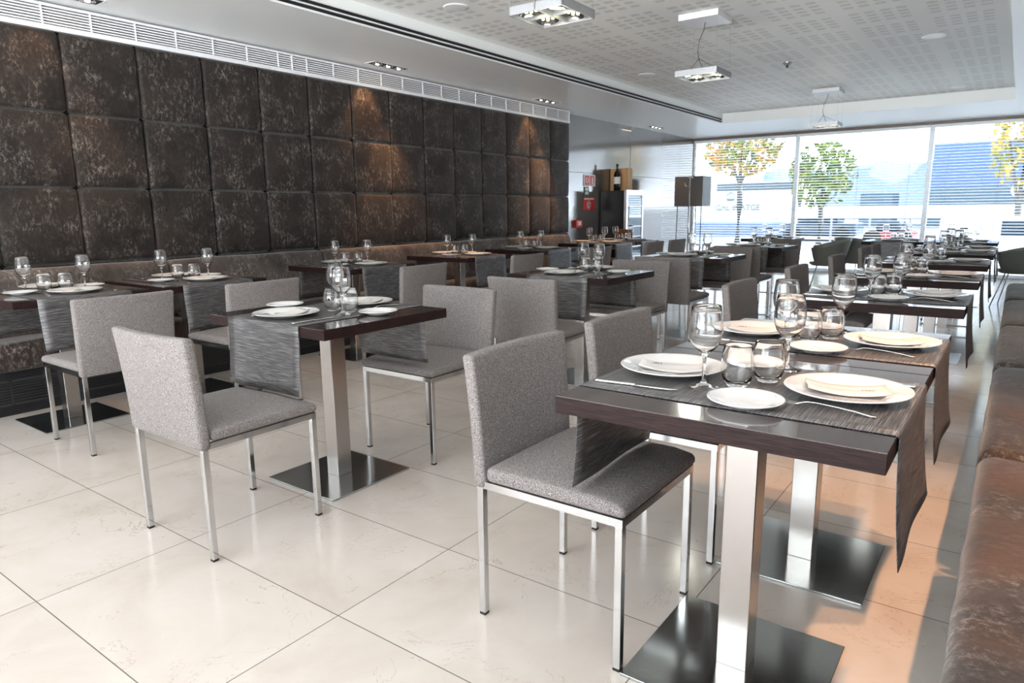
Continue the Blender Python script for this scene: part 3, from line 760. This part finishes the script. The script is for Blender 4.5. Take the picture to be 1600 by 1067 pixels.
# ------------------------------------------------------------------ wine cabinet corner
t = thing('wine_cabinet', 'black wine cooler cabinet with silver framed glass door', 'cabinet', (XL+0.02, 9.93, 0))
D = 0.46; Wd = 0.62; Hc = 1.49
MB().rbox((0, 0, 0.02), (D-0.04, Wd, Hc), 0.006, (1, 1, 1), smooth=False).build('body', M['cabinet'], t)
d = MB().box((D-0.04, 0.0, 0.03), (D, 0.06, Hc+0.01)).box((D-0.04, Wd-0.05, 0.03), (D, Wd, Hc+0.01)).box((D-0.04, 0.06, Hc-0.07), (D, Wd-0.05, Hc+0.01)).box((D-0.04, 0.06, 0.03), (D, Wd-0.05, 0.15)).build('door', M['silver'], t)
MB().box((D-0.03, 0.06, 0.15), (D-0.01, Wd-0.05, Hc-0.07)).build('door_glass', M['dglass'], d)
MB().tube([(D+0.03, 0.03, 0.55), (D+0.03, 0.03, 1.25)], 0.009).tube([(D-0.005, 0.03, 0.58), (D+0.03, 0.03, 0.58)], 0.006).tube([(D-0.005, 0.03, 1.22), (D+0.03, 0.03, 1.22)], 0.006).build('door_handle', M['chrome'], d)
for k in range(7):
    MB().box((D-0.008, 0.07, 0.28+k*0.16), (D-0.004, Wd-0.06, 0.295+k*0.16)).build('shelf_front', M['silver'], t)
t = thing('wine_crate', 'upright pine wine crate standing on the black wine cabinet', 'crate', (-5.488, 10.42, Hc+0.001), R(-90))
MB().rbox((0, 0, 0), (0.16, 0.32, 0.36), 0.004, (1, 1, 1), smooth=False).build('box_body', M['crate'], t)
MB().box((0.16, 0.015, 0.015), (0.165, 0.305, 0.345)).build('sliding_lid', M['crate'], t)
m = MB()
for k, (a, b) in enumerate([(0.06, 0.066), (0.08, 0.086), (0.10, 0.106), (0.125, 0.131), (0.17, 0.176), (0.19, 0.196)]): m.box((0.165, a, 0.20), (0.1655, b, 0.225))
m.box((0.165, 0.06, 0.222), (0.1655, 0.09, 0.225)).box((0.165, 0.10, 0.20), (0.1655, 0.131, 0.203)).box((0.165, 0.17, 0.21), (0.1655, 0.196, 0.213))
m.build('branded_lettering', M['ink'], t)
t = thing('wine_bottle', 'dark wine bottle with pale label in front of the pine crate', 'bottle', (-5.30, 10.14, Hc+0.001))
MB().lathe([(0, 0), (0.05, 0), (0.054, 0.006), (0.054, 0.25), (0.046, 0.285), (0.022, 0.32), (0.018, 0.34), (0.018, 0.41), (0.0195, 0.412), (0.0195, 0.425), (0, 0.425)], 28).build('glass_body', M['bottle'], t)
MB().lathe([(0.0546, 0.11), (0.0546, 0.22)], 28).build('label', M['paper'], t)
# wall signs
def sign(name, label, y0, z0, y1, z1, m):
    t = thing(name, label, 'sign', (XL, (y0+y1)/2, (z0+z1)/2))
    MB().rbox((0.0, -(y1-y0)/2, -(z1-z0)/2), (0.012, (y1-y0)/2, (z1-z0)/2), 0.002, (1, 1, 1), smooth=False).build('board', m, t)
    return t
def flat(t, name, m, fn):
    b = MB(); fn(b); return b.build(name, m, t)
t = sign('fire_safety_sign', 'white and red fire equipment sign, topmost on the grey wall', 9.41, 1.56, 9.76, 1.735, M['signw'])
flat(t, 'red_square', M['red'], lambda b: b.box((0.012, -0.15, -0.07), (0.0135, -0.012, 0.07)))
flat(t, 'red_square', M['red'], lambda b: b.box((0.012, 0.015, -0.07), (0.0135, 0.15, 0.07)))
flat(t, 'pictogram', M['signw'], lambda b: (b.lathe([(0.025, 0), (0.045, 0), (0.045, 0.0015), (0.025, 0.0015), (0.025, 0)], 20, 0, Matrix.Translation((0.0135, -0.081, 0.0)) @ Matrix.Rotation(R(90), 4, 'Y')),
     b.box((0.0135, 0.062, -0.06), (0.015, 0.103, 0.04)), b.box((0.0135, 0.072, 0.04), (0.015, 0.092, 0.055))))
t = sign('exit_direction_sign', 'small dark green wall sign between the two red signs', 9.43, 1.415, 9.57, 1.55, M['green'])
flat(t, 'pictogram', M['signw'], lambda b: (b.box((0.012, -0.05, 0.01), (0.0135, 0.05, 0.05)), b.box((0.012, -0.05, -0.05), (0.0135, 0.05, -0.012)), b.box((0.0135, -0.012, -0.045), (0.0137, 0.012, 0.045))))
t = sign('no_smoking_sign', 'square red no-smoking sign below the green sign', 9.405, 1.19, 9.74, 1.395, M['red'])
flat(t, 'caption_strip', M['signw'], lambda b: b.box((0.012, -0.15, 0.062), (0.0135, 0.15, 0.085)))
flat(t, 'prohibition_disc', M['signw'], lambda b: b.lathe([(0, 0), (0.07, 0), (0.07, 0.0015), (0, 0.0015)], 28, 0, Matrix.Translation((0.012, 0, -0.022)) @ Matrix.Rotation(R(90), 4, 'Y')))
flat(t, 'prohibition_ring', M['red'], lambda b: (b.lathe([(0.048, 0), (0.062, 0), (0.062, 0.001), (0.048, 0.001), (0.048, 0)], 28, 0, Matrix.Translation((0.0135, 0, -0.022)) @ Matrix.Rotation(R(90), 4, 'Y')),
     b.box((-0.0005, -0.05, -0.006), (0.0005, 0.05, 0.006), 0, Matrix.Translation((0.0142, 0, -0.022)) @ Matrix.Rotation(R(-50), 4, 'X'))))
flat(t, 'cigarette', M['ink'], lambda b: b.box((0.0133, -0.038, -0.028), (0.0139, 0.038, -0.016)))
t = thing('fire_alarm_button', 'small red fire alarm call box low on the grey wall', 'alarm', (XL, 9.22, 0.985))
MB().rbox((0, -0.09, -0.058), (0.05, 0.09, 0.058), 0.008, (1, 2, 1)).build('housing', M['red'], t)
MB().box((0.05, -0.035, -0.02), (0.052, 0.045, 0.035)).build('glass_plate', M['signw'], t)
# wooden chairs behind the last wall tables
def make_wood_chair():
    t = thing('wooden_chair', '', 'chair')
    MB().rbox((-0.21, -0.21, 0.43), (0.21, 0.21, 0.46), 0.008, (1, 1, 1)).build('seat', M['teak'], t)
    MB().rbox((-0.21, -0.225, 0.78), (0.21, -0.20, 0.90), 0.01, (4, 1, 1), lambda x, y, z: (x, y-0.03*(1-(x/0.21)**2), z)).build('back_rail', M['teak'], t)
    MB().rbox((-0.19, -0.22, 0.60), (0.19, -0.205, 0.66), 0.006, (4, 1, 1)).build('back_rail', M['teak'], t)
    for sx in (-1, 1):
        MB().rbox((sx*0.195-0.018, -0.222, 0), (sx*0.195+0.018, -0.19, 0.90), 0.005, (1, 1, 1)).build('leg', M['teak'], t)
        MB().rbox((sx*0.195-0.018, 0.17, 0), (sx*0.195+0.018, 0.205, 0.44), 0.005, (1, 1, 1)).build('leg', M['teak'], t)
        MB().rbox((sx*0.205-0.02, -0.2, 0.62), (sx*0.205+0.02, 0.19, 0.645), 0.006, (1, 1, 1)).build('armrest', M['teak'], t)
    return t
WC = Proto(make_wood_chair)
WC.put((-4.95, 9.35, 0), R(150), 'orange-brown wooden armchair in front of the black wine cabinet', None)
# floor lamp in the window corner
t = thing('floor_lamp', 'floor lamp with dark box shade in the window corner', 'lamp', (-4.80, 12.1, 0))
sb = MB()
for (a, b) in (((-0.26, -0.2), (0.26, -0.194)), ((-0.26, 0.194), (0.26, 0.2)), ((-0.26, -0.194), (-0.254, 0.194)), ((0.254, -0.194), (0.26, 0.194))):
    sb.box((a[0], a[1], 1.24), (b[0], b[1], 1.76))
sb.build('lamp_shade', M['shade'], t)
for sx in (-1, 1):
    MB().tube([(sx*0.22, -0.14, 1.27), (sx*0.24, -0.16, 0)], 0.008).tube([(sx*0.22, -0.14, 1.25), (0, 0, 1.3)], 0.006).build('leg', M['cable'], t)
MB().tube([(0, 0.16, 1.27), (0, 0.2, 0)], 0.008).tube([(0, 0.14, 1.25), (0, 0, 1.3)], 0.006).build('leg', M['cable'], t)
t = thing('coat_stand', 'slim chrome stand with a hook in front of the dark box lamp', 'stand', (-4.62, 11.5, 0))
MB().lathe([(0, 0), (0.16, 0), (0.16, 0.012), (0.02, 0.02), (0, 0.02)], 28).build('base', M['chrome'], t)
MB().tube([(0, 0, 0.015), (0, 0, 1.72)], 0.012, 10).build('pole', M['chrome'], t)
MB().rbox((-0.05, -0.012, 1.71), (0.05, 0.012, 1.73), 0.006, (2, 1, 1)).tube([(0, 0, 1.56), (-0.06, -0.02, 1.58), (-0.08, -0.03, 1.63)], 0.008).build('hook', M['chrome'], t)

# ------------------------------------------------------------------ the street outside
pv = MB().box((-30, YW+0.16, -0.05), (20, 20.5, -0.02)).build('bounce_pavement', M['paving']); pv['kind'] = 'structure'  # pale strip added to bounce sunlight up onto the ceiling
tag_o = MB().box((-60, YW+0.16, -0.14), (40, 90, -0.04)).build('street_ground', M['asphalt']); tag_o['kind'] = 'structure'
def bld(name, label, lo, hi, m):
    t = thing(name, label, 'building', ((lo[0]+hi[0])/2, (lo[1]+hi[1])/2, 0))
    MB().box((-(hi[0]-lo[0])/2, -(hi[1]-lo[1])/2, lo[2]), ((hi[0]-lo[0])/2, (hi[1]-lo[1])/2, hi[2])).build('wall', m, t)
    return t
def text_mesh(s, size, m, parent, loc, rot=(R(90), 0, 0), name='lettering'):
    c = bpy.data.curves.new('txt', 'FONT'); c.body = s; c.size = size; c.extrude = 0.01; c.align_x = 'LEFT'
    o = bpy.data.objects.new(name, c); COL.objects.link(o)
    me = bpy.data.meshes.new_from_object(o); bpy.data.objects.remove(o)
    o = bpy.data.objects.new(name, me); me.materials.append(m); COL.objects.link(o); o.parent = parent; o.location = loc; o.rotation_euler = rot
    return o
t = bld('shop_building', 'low white shop building with dark fascia across the street', (-14.5, 32, -0.04), (-7.9, 36, 2.35), M['bwhite'])
w2 = 3.3
MB().box((-0.3, -2.06, 1.98), (w2, -2.0, 2.28)).build('fascia', M['bdark'], t)
text_mesh('GAL IMATGE', 0.36, M['bdark'], t, (-0.35, -2.03, 1.1))
MB().lathe([(0, 0), (0.22, 0), (0.22, 0.03), (0, 0.03)], 20, 0, Matrix.Translation((0.35, -2.0, 1.70)) @ Matrix.Rotation(R(90), 4, 'X')).build('emblem', M['grey'], t)
MB().box((-2.6, -2.03, -0.02), (2.9, -2.0, 0.55)).build('shop_front_glass', M['hill'], t)
t = thing('shop_banner', 'green hanging banner sign seen left through the blinds', 'sign', (-12.8, 34, 0))
MB().box((-0.28, -3.2, 2.75), (0.28, -3.1, 3.65)).build('board', M['gsign'], t)
MB().tube([(-0.33, -3.15, -0.04), (-0.33, -3.15, 3.9)], 0.04).build('pole', M['grey'], t)
t = bld('warehouse', 'large blue hall far across the street at right', (-4.6, 50, -0.04), (4, 60, 4.9), M['bblue'])
MB().box((-4.3, -5.03, -0.04), (4.3, -5.0, 2.3)).build('lower_cladding', M['bslate'], t)
MB().lathe([(0, 0), (0.52, 0), (0.52, 0.05), (0, 0.05)], 28, 0, Matrix.Translation((0.25, -5.02, 2.05)) @ Matrix.Rotation(R(90), 4, 'X')).build('round_logo_board', M['bwhite'], t)
bld('warehouse_annex', 'dark slate annex building left of the large blue hall', (-8.3, 49, -0.04), (-6.5, 52, 2.0), M['bslate'])
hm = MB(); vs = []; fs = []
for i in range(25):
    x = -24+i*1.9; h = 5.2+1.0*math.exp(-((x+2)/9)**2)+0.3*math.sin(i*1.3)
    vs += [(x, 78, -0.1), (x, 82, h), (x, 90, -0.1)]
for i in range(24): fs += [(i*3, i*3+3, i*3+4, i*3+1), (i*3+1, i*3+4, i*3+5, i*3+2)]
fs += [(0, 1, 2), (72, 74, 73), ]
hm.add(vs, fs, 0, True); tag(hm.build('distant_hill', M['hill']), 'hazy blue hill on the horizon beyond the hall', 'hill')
t = thing('boundary_fence', 'long white rail fence across the far side of the street', 'fence', (-3.2, 26, 0))
MB().box((-3.4, 0, 0.82), (5.4, 0.05, 1.22)).build('rail_panel', M['bwhite'], t)
for k in range(8): MB().box((-3.3+k*1.2, 0.05, -0.04), (-3.24+k*1.2, 0.12, 1.2)).build('post', M['grey'], t)
text_mesh('AUTO CENTRE', 0.2, M['bslate'], t, (-2.6, -0.01, 0.93)) if False else None
def tree_(label, x, y, zc, rx, rz_, m, trunk_h, n=900, leaf=0.10):
    t = thing('street_tree', label, 'tree', (x, y, 0), 0, 'trees across the street'); rr = random.Random(label)
    MB().tube([(0, 0, -0.05), (0.03, 0, trunk_h*0.6), (0.0, 0, trunk_h), (0.02, 0.0, zc)], [0.11, 0.09, 0.07, 0.03], 10).tube([(0, 0, trunk_h*0.9), (-rx*0.4, 0, zc)], [0.05, 0.02], 6).tube([(0, 0, trunk_h*0.9), (rx*0.45, 0.1, zc+0.1)], [0.05, 0.02], 6).build('trunk', M['bark'], t)
    vs = []; fs = []
    for k in range(n):
        while True:
            p = Vector((rr.uniform(-1, 1), rr.uniform(-1, 1), rr.uniform(-1, 1)))
            if p.length <= 1 and noise.noise(p*2.4+Vector((x, y, 0))) > -0.12: break
        c = Vector((p.x*rx, p.y*rx, p.z*rz_+zc)); a = Vector((rr.gauss(0, 1), rr.gauss(0, 1), rr.gauss(0, 1))).normalized(); b = a.cross(Vector((rr.gauss(0, 1), rr.gauss(0, 1), rr.gauss(0, 1)))).normalized()
        s_ = leaf*rr.uniform(0.6, 1.3); o = len(vs); vs += [c-a*s_, c+b*s_*0.6, c+a*s_, c-b*s_*0.6]; fs.append((o, o+1, o+2, o+3))
    MB().add(vs, fs).build('foliage', m, t, fix=False)
tree_('autumn street tree with orange leaves, left behind the blinds', -7.2, 22, 3.15, 1.25, 1.0, M['leaf_orange'], 2.1)
tree_('bushy green street tree in the middle behind the blinds', -5.2, 24, 2.2, 1.0, 1.05, M['leaf_green'], 1.2)
tree_('yellow-green street tree at the right end behind the blinds', -0.05, 21.5, 2.75, 0.8, 1.25, M['leaf_yellow'], 1.2, 700, 0.09)
tree_('thin reddish street tree between the orange and green trees', -7.2, 29.5, 2.6, 0.5, 0.6, M['leaf_orange'], 1.3, 260, 0.09)
def car(label, x, y, l, h, body, van=False):
    t = thing('van' if van else 'car', label, 'vehicle', (x, y, -0.04))
    MB().rbox((-l/2, -0.8, 0.18), (l/2, 0.8, h*0.6 if not van else h), 0.09, (3, 3, 2)).build('body', body, t)
    if not van: MB().rbox((-l*0.28, -0.68, h*0.55), (l*0.25, 0.68, h), 0.12, (3, 3, 2)).build('cabin', M['carglass'], t)
    else:
        MB().box((-0.1, -0.81, h*0.58), (0.45, -0.79, h*0.9)).build('side_window', M['carglass'], t)
        MB().box((0.6, -0.81, h*0.58), (1.1, -0.79, h*0.9)).build('side_window', M['carglass'], t)
    for s in (-1, 1): MB().lathe([(0, 0), (0.26, 0), (0.26, 0.1), (0, 0.1)], 18, 0, Matrix.Translation((s*l*0.32, -0.72, 0.26)) @ Matrix.Rotation(R(90), 4, 'X')).build('wheel', M['rubber'], t)
car('red car parked across the street behind the blinds', -3.2, 24.6, 1.3, 0.8, M['carred'])
car('dark blue car parked left of the red car', -6.0, 28.2, 2.6, 1.1, M['carblue'])
car('white van parked across the street at the right', -0.2, 19.9, 2.6, 0.98, M['carwhite'], True)
